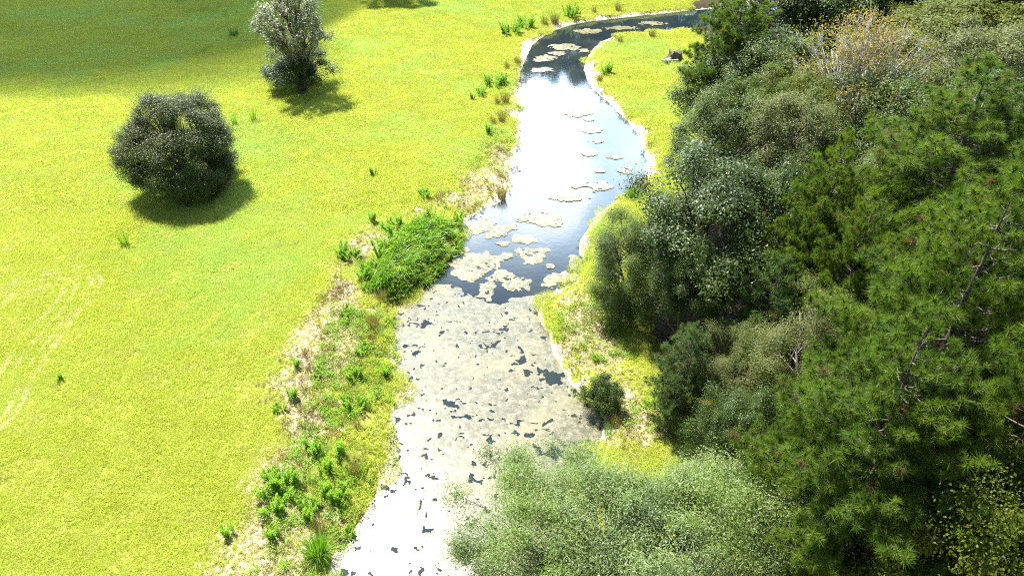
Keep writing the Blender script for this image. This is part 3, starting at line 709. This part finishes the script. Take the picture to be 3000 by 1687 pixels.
BL = [('oak2', 'oak_tree', 2060, 30, 130, 11, 'grey green broadleaf tree at the top edge right of the far pine'),
      ('yel', 'maple_tree', 2440, 100, 190, 12, 'golden green broadleaf tree in the top right corner'),
      ('syc', 'sycamore_tree', 2165, 195, 160, 13, 'half bare sycamore with white branches and yellow brown leaves'),
      ('oak2', 'oak_tree', 1885, 215, 130, 9.5, 'grey green tree below the far pine at the meadow edge'),
      ('oak2', 'oak_tree', 1815, 345, 110, 8.5, 'grey green tree overhanging the grassy spit near the water bend'),
      ('yel', 'maple_tree', 2000, 300, 110, 10, 'yellowish tree just left of the half bare sycamore'),
      ('olive', 'ash_tree', 1990, 400, 130, 9.5, 'olive tree directly below the half bare sycamore'),
      ('olive', 'ash_tree', 2470, 225, 150, 11, 'pale olive tree between the golden tree and the bright pine'),
      ('oak1', 'oak_tree', 1800, 560, 185, 10, 'large dark glossy leaved tree at the front of the wood mid way down'),
      ('grey', 'myrtle_tree', 1590, 645, 108, 6, 'rounded grey green tree closest to the creek bulge'),
      ('oak3', 'oak_tree', 1730, 725, 100, 6.5, 'dark small leaved tree behind the young blue green pine'),
      ('fine', 'elm_tree', 2030, 885, 135, 8, 'fine leaved olive tree enclosed by pines'),
      ('oak3', 'oak_tree', 1860, 1085, 105, 6, 'dark tree at the shaded corner between sandy spit and willow'),
      ('fine', 'elm_tree', 1840, 905, 85, 5, 'leafy understorey tree between the two blue green pines'),
      ('bigleaf', 'sweetgum_tree', 2420, 1390, 190, 11, 'tree with large yellow green leaves at the bottom right'),
      ('oak3', 'oak_tree', 2060, 1290, 120, 6.5, 'dark small tree under the long bare pine limb'),
      ('oak1', 'oak_tree', 2290, 640, 140, 8, 'shaded dark tree glimpsed under the middle pines'),
      ('oak1', 'oak_tree', 2330, 1290, 170, 7, 'shaded dark tree below the broad low limbed pine'),
      ('oak2', 'oak_tree', 2180, 330, 140, 9, 'grey green tree under the lower boughs of the sycamore'),
      ('oak2', 'oak_tree', 2250, 480, 120, 8, 'grey tree hidden behind the bright middle pine')]
BL += [('oak1', 'oak_tree', 1960, -5, 120, 12, 'dark tree at the top edge directly behind the far pine'),
       ('yel', 'maple_tree', 2130, -25, 130, 13, 'golden green tree at the top edge behind the half bare sycamore'),
       ('oak2', 'oak_tree', 2260, -30, 130, 13, 'grey tree at the top edge left of the golden corner tree'),
       ('oak1', 'oak_tree', 2400, -40, 140, 13, 'dark tree at the top edge above the golden corner tree'),
       ('oak1', 'oak_tree', 1930, 540, 120, 9, 'dark glossy tree filling the gap between the large dark one and the bright pines'),
       ('oak3', 'oak_tree', 1700, 640, 90, 6, 'shaded small leaved tree below the large dark glossy one'),
       ('oak3', 'oak_tree', 1960, 650, 100, 7, 'dark small leaved tree behind the taller blue green pine'),
       ('oak2', 'oak_tree', 2300, 330, 130, 9, 'grey green tree between the sycamore and the bright middle pine'),
       ('oak1', 'oak_tree', 2530, 330, 120, 10, 'dark tree at the right edge over the bright middle pine'),
       ('oak1', 'oak_tree', 2200, 930, 130, 7, 'dark tree in the shade between the fine leaved tree and the tallest pine'),
       ('yel', 'maple_tree', 2560, 60, 130, 13, 'golden tree cut by the top right corner'),
       ('oak1', 'oak_tree', 2300, 20, 130, 10, 'dark tree at the top edge between sycamore and golden tree'),
       ('oak3', 'oak_tree', 2180, 1380, 110, 6, 'dark tree in the black gap right of the small bottom pine'),
       ('oak1', 'oak_tree', 2560, 1300, 150, 9, 'dark tree at the lower right edge')]
for a in BL: tree(*a, group=G1)
tree('willow', 'willow_tree', 1620, 1468, 400, 7.5, 'huge pale green willow filling the bottom of the view beside the white water', zfrac=0.55, group=G1, rot=0.4)
# woods beyond the top edge, seen mirrored in the far bend
FAR = [(x_, y_, h_*0.77) for x_, y_, h_ in ((-12, 118, 17), (-6, 113, 18), (0, 116, 20), (5, 112, 18), (10, 115, 21), (15, 112, 19), (20, 115, 20), (25, 111, 17), (31, 113, 15), (42, 112, 17), (47, 108, 18), (53, 104, 17), (7, 124, 22), (18, 124, 22), (-4, 125, 20), (60, 98, 15), (52, 96, 14), (60, 84, 15), (64, 70, 14))]
for i, (x, y, h) in enumerate(FAR):
    tree(('pinef', 'oak1', 'olive')[i % 3], ('pine_tree', 'oak_tree', 'ash_tree')[i % 3], i*50, i*31, 0, h, 'tree of the far wood beyond the creek bend, standing past the top edge', group='far wood beyond the top edge', at=(x, y))
q = P(1010, 6); tree('oak2', 'oak_tree', 0, 0, 0, 9.5, 'meadow tree just past the top edge whose shade shows on the grass', at=(q[0]-2.1, q[1]+3.4), group='meadow trees past the top edge')
q = P(560, -30); tree('oak2', 'oak_tree', 5, 0, 0, 7, 'meadow tree past the top edge above the leafy weed patch', at=(q[0], q[1]+8.0), group='meadow trees past the top edge')

# ---------------------------------------------------------------- bank plants
def weed(seed, n_st, h, rr, ll=0.10, lw=0.035, m=None, per=60):
    r = np.random.default_rng(seed); sm = MB(); lm = MB()
    for i in range(n_st):
        a = r.uniform(0, 6.28); q_ = rr*math.sqrt(r.uniform(0, 1)); b = np.array([math.cos(a)*q_*0.7, math.sin(a)*q_*0.7, -0.05])
        e = b+np.array([math.cos(a)*q_*0.5, math.sin(a)*q_*0.5, h*r.uniform(0.65, 1.1)])
        p = bez(b, (b+e)/2+r.normal(0, 0.04, 3), e, 6)
        sm.add(*tube(p, np.linspace(0.009, 0.004, 6), 3))
        t = r.uniform(0.2, 1, per); c_ = b+(e-b)*t[:, None]
        az = r.uniform(0, 6.28, per); d = np.stack([np.cos(az), np.sin(az), r.uniform(0.1, 0.8, per)], 1)
        nrm = np.stack([-np.cos(az)*0.4, -np.sin(az)*0.4, np.ones(per)], 1)+r.normal(0, 0.25, (per, 3))
        V, F = leaves(c_, nrm, d, ll*r.uniform(0.7, 1.4, per)*(1.25-0.5*t), lw*r.uniform(0.8, 1.3, per))
        lm.add(V, F, np.repeat(np.clip(0.15+0.7*t+r.normal(0, 0.15, per), 0, 1), 4))
    return [('stem', sm.build('stem', m_weed)), ('foliage', lm.build('foliage', m or m_weed))]
def tussock(seed, n, h, m, w=0.014, spread=0.5, foot=0.12):
    r = np.random.default_rng(seed); mb = MB()
    a = r.uniform(0, 6.28, n); q_ = foot*np.sqrt(r.uniform(0, 1, n)); B = np.stack([np.cos(a)*q_, np.sin(a)*q_, np.full(n, -0.04)], 1)
    le = np.abs(r.normal(0, spread, n)); l_ = h*r.uniform(0.6, 1.15, n); a2 = a+r.normal(0, 0.5, n)
    tv = np.stack([np.cos(a2)*np.sin(le), np.sin(a2)*np.sin(le), np.cos(le)], 1)*l_[:, None]
    V, F = blades(B, tv, w*r.uniform(0.7, 1.3, n), r); mb.add(V, F, np.repeat(r.uniform(0, 1, n), 5))
    return mb.build('tussock', m)
WD = [weed(31+i, s, h, rr) for i, (s, h, rr) in enumerate([(24, 0.85, 0.5), (34, 0.8, 0.7), (12, 0.9, 0.28), (16, 0.6, 0.45)])]
TB = [tussock(41, 150, 0.9, m_dry, foot=0.2, spread=0.42), tussock(42, 110, 0.7, m_dry, foot=0.15, spread=0.6)]
TG = [tussock(43, 420, 1.15, m_reed, 0.022, 0.75, 0.25), tussock(44, 60, 1.0, m_reed, 0.018, 0.3, 0.16)]
def gz(p): return float(ground_z(np.array([p[0]]), np.array([p[1]]))[0])
def weed_at(u, v, k, s, lab, grp='leafy weeds on the banks'):
    p = P(u, v); o = bpy.data.objects.new('weed_clump', None); C.objects.link(o)
    o.location = (p[0], p[1], gz(p)); o.rotation_euler = (0, 0, (u*7+v*3) % 6.28); o.scale = (s, s, s)
    for nm, me_ in WD[k]: link(nm, me_, o)
    setp(o, lab, 'weed', grp)
WL = [(688, 1262, 1, 1.15, 'fullest leafy weed clump on bare sandy soil, lower of a pair'), (722, 1215, 0, 1.1, 'tall leafy weed clump right behind the fullest one on the sandy soil'),
      (690, 1205, 3, 1.0, 'leafy weed clump at the left back of the sandy soil pair'), (792, 1135, 0, 0.95, 'light green weed clump above the narrow dark one on the left bank'),
      (857, 1150, 2, 0.95, 'narrow dark weed with a sharp shadow near the left waterline'), (892, 1025, 1, 0.9, 'broad weed clump in the lush grass half way up the near left bank'),
      (893, 950, 0, 0.85, 'dense weed clump near the waterline level with the mat centre'), (910, 885, 3, 0.9, 'low weed clump among yellow grass above the dense one'),
      (972, 935, 2, 0.8, 'single dark weed right at the left waterline'), (820, 1190, 2, 1.0, 'thin tall weed below the light green clump'), (822, 1235, 2, 1.0, 'thin tall weed in front of a red brown grass clump'),
      (857, 1255, 0, 0.85, 'deep green weed clump close to the near left waterline'), (775, 1280, 3, 1.0, 'weed in the strip of grass beside white sand'), (785, 1310, 2, 0.9, 'leafy weed at the lower end of the same strip beside white sand'),
      (870, 1335 , 3, 0.7, 'small weed at the edge of yellow moss near the water'), (575, 1340, 2, 0.8, 'lonely small weed at the left edge of the sandy soil'), (690, 1350, 2, 0.9, 'thin weed casting a shadow on the lower sandy soil'),
      (735, 1005, 2, 0.9, 'small bright weed where meadow turns to sand'), (705, 1030, 3, 0.7, 'greyish weed on the meadow side of the sand'), (800, 945, 3, 0.7, 'low weed on speckled sand left of the dense clump'),
      (745, 925, 2, 0.7, 'small weed at the meadow edge of the speckled sand'), (860, 640, 0, 1.0, 'leafy weed clump standing left of the reed bed'), (885, 650, 1, 0.9, 'broad weed clump beside the reed bed, larger of two'),
      (955, 625, 0, 1.0, 'dark narrow weed between two clumps just left of the reed bed'), (935, 555, 2, 1.0, 'thin weed in the meadow behind the reed bed'), (975, 570, 3, 1.1, 'weed behind the upper end of the reed bed'),
      (1005, 565, 2, 1.1, 'upright weed touching the back of the reed bed'), (1240, 215, 1, 1.5, 'bushy weed on the left bank near the upper bend'), (1212, 238, 3, 1.3, 'round low weed left of the bushy one near the upper bend'),
      (1230, 335, 2, 1.2, 'weed among brown tufts above the pale sand patch'), (1190, 250, 2, 0.9, 'small weed out in the meadow by the upper left bank'), (1265, 210, 0, 1.2, 'weed between brown tufts near the upper bend'),
      (1285, 85, 1, 1.9, 'sprawling weed at the outer corner of the far bend'), (1320, 68, 1, 1.8, 'leafy weed along the far bend next to the rusty reeds'), (1440, 40, 1, 1.9, 'bright green weed clump alone on the far bank'),
      (1525, 185, 0, 1.3, 'upright weed on the grassy spit near its white shore'), (152, 955, 2, 0.55, 'lone dark weed low in the open meadow'), (940, 440, 2, 0.9, 'lone weed high in the open meadow'), (1070, 492, 3, 1.1, 'weed beside the pale sand patch above the reed bed'),
      (925, 730, 3, 0.8, 'weed on speckled sand below the reed bed'), (590, 88, 3, 1.5, 'single weed near the tall silvery tree'), (870, 790, 3, 0.9, 'weed on speckled sand above the dry clumps'), (1505, 905, 3, 0.6, 'low weed on the sandy spit above the bank bush')]
WL += [(1000, 598, 1, 1.2, 'leafy weed clump rising on the upper left flank of the reed bed'), (925, 690, 1, 1.1, 'leafy weed clump at the lower left flank of the reed bed'),
       (1085, 566, 1, 1.3, 'leafy weed clump along the upper edge of the reed bed'), (1150, 560, 0, 1.2, 'leafy weed clump at the waterside corner of the reed bed'), (965, 655, 0, 1.2, 'taller leafy weed half hidden in the left side of the reed bed')]
for a in WL: weed_at(*a)
TL = [('b', 0, 1262, 487, 1.25, 'largest brown grass tuft standing at the water elbow'), ('b', 0, 1303, 158, 1.3, 'brown tuft with long shadow at the bend margin'), ('b', 1, 1275, 172, 1.3, 'brown tuft left of the one with long shadow'),
      ('b', 0, 1272, 258, 1.4, 'thick brown tuft on the left bank below the bushy weed'), ('b', 1, 1252, 262, 1.3, 'thin brown tuft just left of the thick one'), ('b', 0, 1262, 305, 1.2, 'brown tuft half way down the upper left bank'), ('b', 1, 1240, 310, 1.2, 'paler brown tuft left of another half way down the bank'),
      ('b', 0, 1508, 203, 1.1, 'brown tuft alone on the grassy spit'), ('b', 1, 1560, 107, 1.4, 'brown tuft at the neck of the grassy spit'), ('b', 0, 1640, 92, 1.3, 'tan tuft at the far side of the grassy spit'),
      ('b', 0, 1395, 58, 1.9, 'tall rusty reeds in the row along the far bend'), ('b', 1, 1370, 62, 1.8, 'rusty reeds at the left end of the far bend row'), ('b', 0, 1555, 28, 1.5, 'brown tuft on the far bank past the bright green weed'), ('b', 1, 1495, 32, 1.3, 'small brown tuft between the far green weed and the next tuft'),
      ('b', 1, 960, 752, 1.3, 'rusty grass tuft at the lower tip of the reed bed'), ('b', 0, 940, 822, 1.15, 'grey brown grass tuft below the reed bed'), ('b', 1, 905, 925, 1.0, 'reddish tuft between dense weeds on the near left bank'),
      ('b', 0, 893, 1190, 1.0, 'dark brown tuft with pale tips near the near waterline'), ('b', 0, 805, 1335, 1.0, 'dark tuft just above the green fountain of grass'), ('b', 1, 900, 1075, 0.9, 'small rusty tuft under the broad weed clump'),
      ('b', 1, 1545, 1060, 1.1, 'rusty tuft below the dark bank bush'), ('b', 0, 1612, 478, 1.6, 'brown reeds at the right bank where creek narrows'), ('b', 1, 1635, 365, 1.1, 'tuft on the right bank above the reeds'),
      ('g', 0, 800, 1392, 1.0, 'bright fountain of long green grass at the bottom of the left bank'), ('g', 1, 313, 612, 1.3, 'lone upright spray of tall grass in the meadow below the round tree'), ('g', 1, 638, 305, 1.35, 'upright tall grass spray right of the round tree'),
      ('g', 1, 592, 316, 1.1, 'shorter tall grass spray between the round tree and another spray'), ('g', 0, 1590, 492, 1.0, 'green reeds beside the brown ones at the right bank'), ('g', 1, 1530, 1085, 0.9, 'green spiky tuft at the foot of the sandy spit')]
for (c_, k, u, v, s, lab) in TL:
    p = P(u, v); o = link('grass_tussock', (TB if c_ == 'b' else TG)[k], loc=(p[0], p[1], gz(p)))
    o.rotation_euler = (0, 0, (u*5+v) % 6.28); o.scale = (s, s, s)
    setp(o, lab, 'tussock', 'brown grass tufts on the banks' if c_ == 'b' else 'tall green grass sprays')
tree('shrub', 'bank_shrub', 1518, 985, 42, 1.9, 'dark green shrub on the right bank beside the wide algae water', 'shrub', zfrac=0.4)

# reed bed: dense stand of long leaves leaning over
RB_ = [tuple(p) for p in smooth(img_poly([(905, 700), (935, 655), (985, 610), (1005, 580), (1060, 562), (1130, 558), (1165, 578), (1160, 605), (1125, 640), (1080, 690), (1020, 735), (950, 745), (905, 700)]), 3)]
r = np.random.default_rng(77); xs = np.array(RB_); X = r.uniform(xs[:, 0].min(), xs[:, 0].max(), 60000); Y = r.uniform(xs[:, 1].min(), xs[:, 1].max(), 60000)
sd = sdist(RB_, X, Y)+(fbm(X*0.9, Y*0.9, 5, 3)-0.5)*1.4
k = sd < 0; k &= fbm(X*1.7, Y*1.7, 23, 3) > 0.40
X, Y, sd = X[k][:8500], Y[k][:8500], sd[k][:8500]; n = len(X)
hh = (0.75+0.65*fbm(X*0.8, Y*0.8, 9, 3))*sstep(0.1, -1.2, sd)*0.85+0.2
st = np.stack([X, Y, ground_z(X, Y)-0.05+hh*r.uniform(0.15, 0.75, n)], 1)
a = 5.4+r.normal(0, 0.75, n)+1.5*(fbm(X*0.6, Y*0.6, 15, 2)-0.5)
le = r.uniform(0.6, 1.5, n); ln = r.uniform(0.4, 0.8, n)
tv = np.stack([np.cos(a)*np.sin(le), np.sin(a)*np.sin(le), np.cos(le)], 1)*ln[:, None]
mb = MB(); V, F = blades(st, tv, r.uniform(0.03, 0.06, n), r); mb.add(V, F, np.repeat(np.clip(r.normal(0.5, 0.25, n), 0, 1), 5))
B2 = np.stack([X[::3], Y[::3], ground_z(X[::3], Y[::3])-0.05], 1); V, F = blades(B2, np.stack([X[::3]*0, X[::3]*0, hh[::3]], 1)+r.normal(0, 0.08, (len(B2), 3)), np.full(len(B2), 0.02), r)
mb.add(V, F, np.repeat(r.uniform(0, 0.5, len(B2)), 5))
setp(link('reeds', mb.build('reeds', m_reed)), kind='stuff', label='dense bright green reed bed on the left bank above the algae mat')

# low ground-cover weeds spread thinly over the banks and in the far meadow patch
r = np.random.default_rng(5); mb = MB()
def scatter(poly, n):
    q_ = np.array(poly); X = r.uniform(q_[:, 0].min(), q_[:, 0].max(), n*4); Y = r.uniform(q_[:, 1].min(), q_[:, 1].max(), n*4)
    k = sdist(poly, X, Y) < 0; k &= fbm(X*0.35, Y*0.35, 44, 2) > 0.40
    return np.stack([X[k], Y[k]], 1)[:n]
spots = np.concatenate([scatter(img_poly([(450, 0), (640, 0), (640, 45), (520, 50), (450, 30)]), 110), scatter(img_poly([(370, 60), (500, 80), (510, 110), (380, 95)]), 40),
                        scatter(img_poly([(490, 118), (560, 118), (560, 138), (490, 130)]), 12),
                        scatter(img_poly([(600, 1449), (760, 1050), (840, 760), (930, 760), (990, 800), (990, 1080), (900, 1300), (850, 1449)]), 520),
                        scatter(img_poly([(1100, 520), (1230, 340), (1300, 100), (1290, 340), (1270, 480)]), 120),
                        scatter(img_poly([(1380, 780), (1520, 740), (1600, 900), (1720, 1080), (1560, 1100), (1400, 850)]), 130),
                        scatter(img_poly([(1500, 110), (1700, 90), (1730, 300), (1640, 420), (1560, 260), (1490, 190)]), 24)])
for (x, y) in spots:
    h = r.uniform(0.15, 0.42)*(1.6 if y > 55 else 1); kk = int(r.integers(18, 46)); z = gz((x, y))
    c_ = np.stack([x+r.normal(0, 0.13*(1.5 if y > 55 else 1), kk), y+r.normal(0, 0.13, kk), z+r.uniform(0, h, kk)], 1)
    V, F = leaves(c_, np.array([0, 0, 1.0])+r.normal(0, 0.4, (kk, 3)), r.normal(0, 1, (kk, 3))+[0, 0, 0.5], r.uniform(0.07, 0.16, kk), r.uniform(0.025, 0.05, kk))
    mb.add(V, F, np.repeat(np.clip(r.normal(r.uniform(0.3, 0.7), 0.2, kk), 0, 1), 4))
setp(link('ground_cover', mb.build('ground_cover', m_weed)), kind='stuff', label='low green ground cover plants scattered over banks and far meadow')

r = np.random.default_rng(15); mb = MB()
spots = np.concatenate([scatter(img_poly([(500, 1449), (600, 1240), (700, 1080), (745, 920), (790, 760), (850, 680), (950, 760), (985, 900), (980, 1090), (900, 1260), (840, 1449)]), 620),
                        scatter(img_poly([(1060, 525), (1180, 400), (1270, 280), (1290, 340), (1270, 500), (1180, 540)]), 160),
                        scatter(img_poly([(1370, 780), (1460, 720), (1560, 880), (1720, 1100), (1540, 1100), (1400, 860)]), 150)])
for (x, y) in spots:
    kk = int(r.integers(7, 22)); h = r.uniform(0.2, 0.5); z = gz((x, y))
    B = np.stack([x+r.normal(0, 0.09, kk), y+r.normal(0, 0.09, kk), np.full(kk, z-0.03)], 1)
    tv = unit(r.normal(0, 0.55, (kk, 3))*[1, 1, 0.2]+[0, 0, 0.8])*(h*r.uniform(0.5, 1.2, kk))[:, None]
    V, F = blades(B, tv, r.uniform(0.012, 0.024, kk), r); mb.add(V, F, np.repeat(r.uniform(0, 1, kk), 5))
setp(link('dead_stems', mb.build('dead_stems', m_dry)), kind='stuff', label='pale dead stems and dry grass scattered along the sandy banks')

# weathered stump with broken pieces
def stump():
    p = P(1697, 148); o = bpy.data.objects.new('tree_stump', None); C.objects.link(o); o.location = (p[0], p[1], gz(p)); r = np.random.default_rng(3)
    n_, k = 9, 20; zz = np.linspace(-0.1, 0.85, n_); th = np.arange(k)*2*math.pi/k; V = []
    for i, z in enumerate(zz):
        rr = (0.62+0.5*math.exp(-max(z, 0)*5))*(1+0.16*np.sin(5*th+1)+0.07*np.sin(11*th))*(1+r.normal(0, 0.03, k))
        V.append(np.stack([rr*np.cos(th), rr*np.sin(th), z+(0.25*np.sin(3*th)+r.normal(0, 0.07, k))*(i == n_-1)], 1))
    V.append(np.array([[0, 0, 0.55]])); V = np.concatenate(V)
    i = np.arange(n_-1)[:, None]*k; j = np.arange(k)[None, :]; j2 = (j+1) % k
    F = np.stack([i+j, i+j2, i+k+j2, i+k+j], -1).reshape(-1, 4); T = np.stack([(n_-1)*k+np.arange(k), (n_-1)*k+(np.arange(k)+1) % k, np.full(k, n_*k)], 1)
    link('stump_body', mesh_np('stump_body', V, [F, T], [bark_dark], smooth_f=False), o)
    for q_ in range(7):
        a = r.uniform(0, 6.28); b = np.array([r.uniform(-1.3, 0.4), r.uniform(-1.4, -0.5), 0.15+r.uniform(0, 0.3)]); e = b+np.array([math.cos(a), math.sin(a)*0.5, r.uniform(-0.05, 0.2)])*r.uniform(0.6, 1.2)
        V, F = tube(bez(b, (b+e)/2+r.normal(0, 0.08, 3), e, 6), np.array([0.09, 0.12, 0.11, 0.1, 0.08, 0.05])*r.uniform(0.7, 1.3), 7)
        link('broken_branch', mesh_np('broken_branch', V, F, [bark_pale], smooth_f=True), o)
    setp(o, 'weathered stump with pale broken branches at the grassy edge of the wood', 'tree stump')
stump()

# cloud drifting over the upper left of the meadow: its soft shade falls there
m, nt = mat_new('cloud_vapour')
pv = N(nt, 'ShaderNodeVolumePrincipled'); pv.inputs['Color'].default_value = (1, 1, 1, 1); pv.inputs['Density'].default_value = 0.10; pv.inputs['Anisotropy'].default_value = 0.6
out = N(nt, 'ShaderNodeOutputMaterial'); L(nt, pv.outputs[0], out.inputs['Volume'])
import bmesh
bm = bmesh.new(); bmesh.ops.create_icosphere(bm, subdivisions=4, radius=1.0)
for v_ in bm.verts:
    q_ = v_.co; k_ = 1+0.25*(math.sin(3*q_.x+1)*math.cos(4*q_.y)+0.4*math.sin(7*q_.y+2*q_.z)); v_.co = Vector((q_.x*66*k_, q_.y*46*k_, q_.z*40*max(0.0, 1-q_.x**2-q_.y**2)**0.7))
me = bpy.data.meshes.new('cloud'); bm.to_mesh(me); bm.free(); me.materials.append(m)
g0 = P(110, 5); CH = 210.0
cl = link('cloud', me); t_ = CH/sun_dir.z
cl.location = (g0[0]-14+sun_dir.x*t_, g0[1]+0+sun_dir.y*t_, CH)
setp(cl, kind='structure')
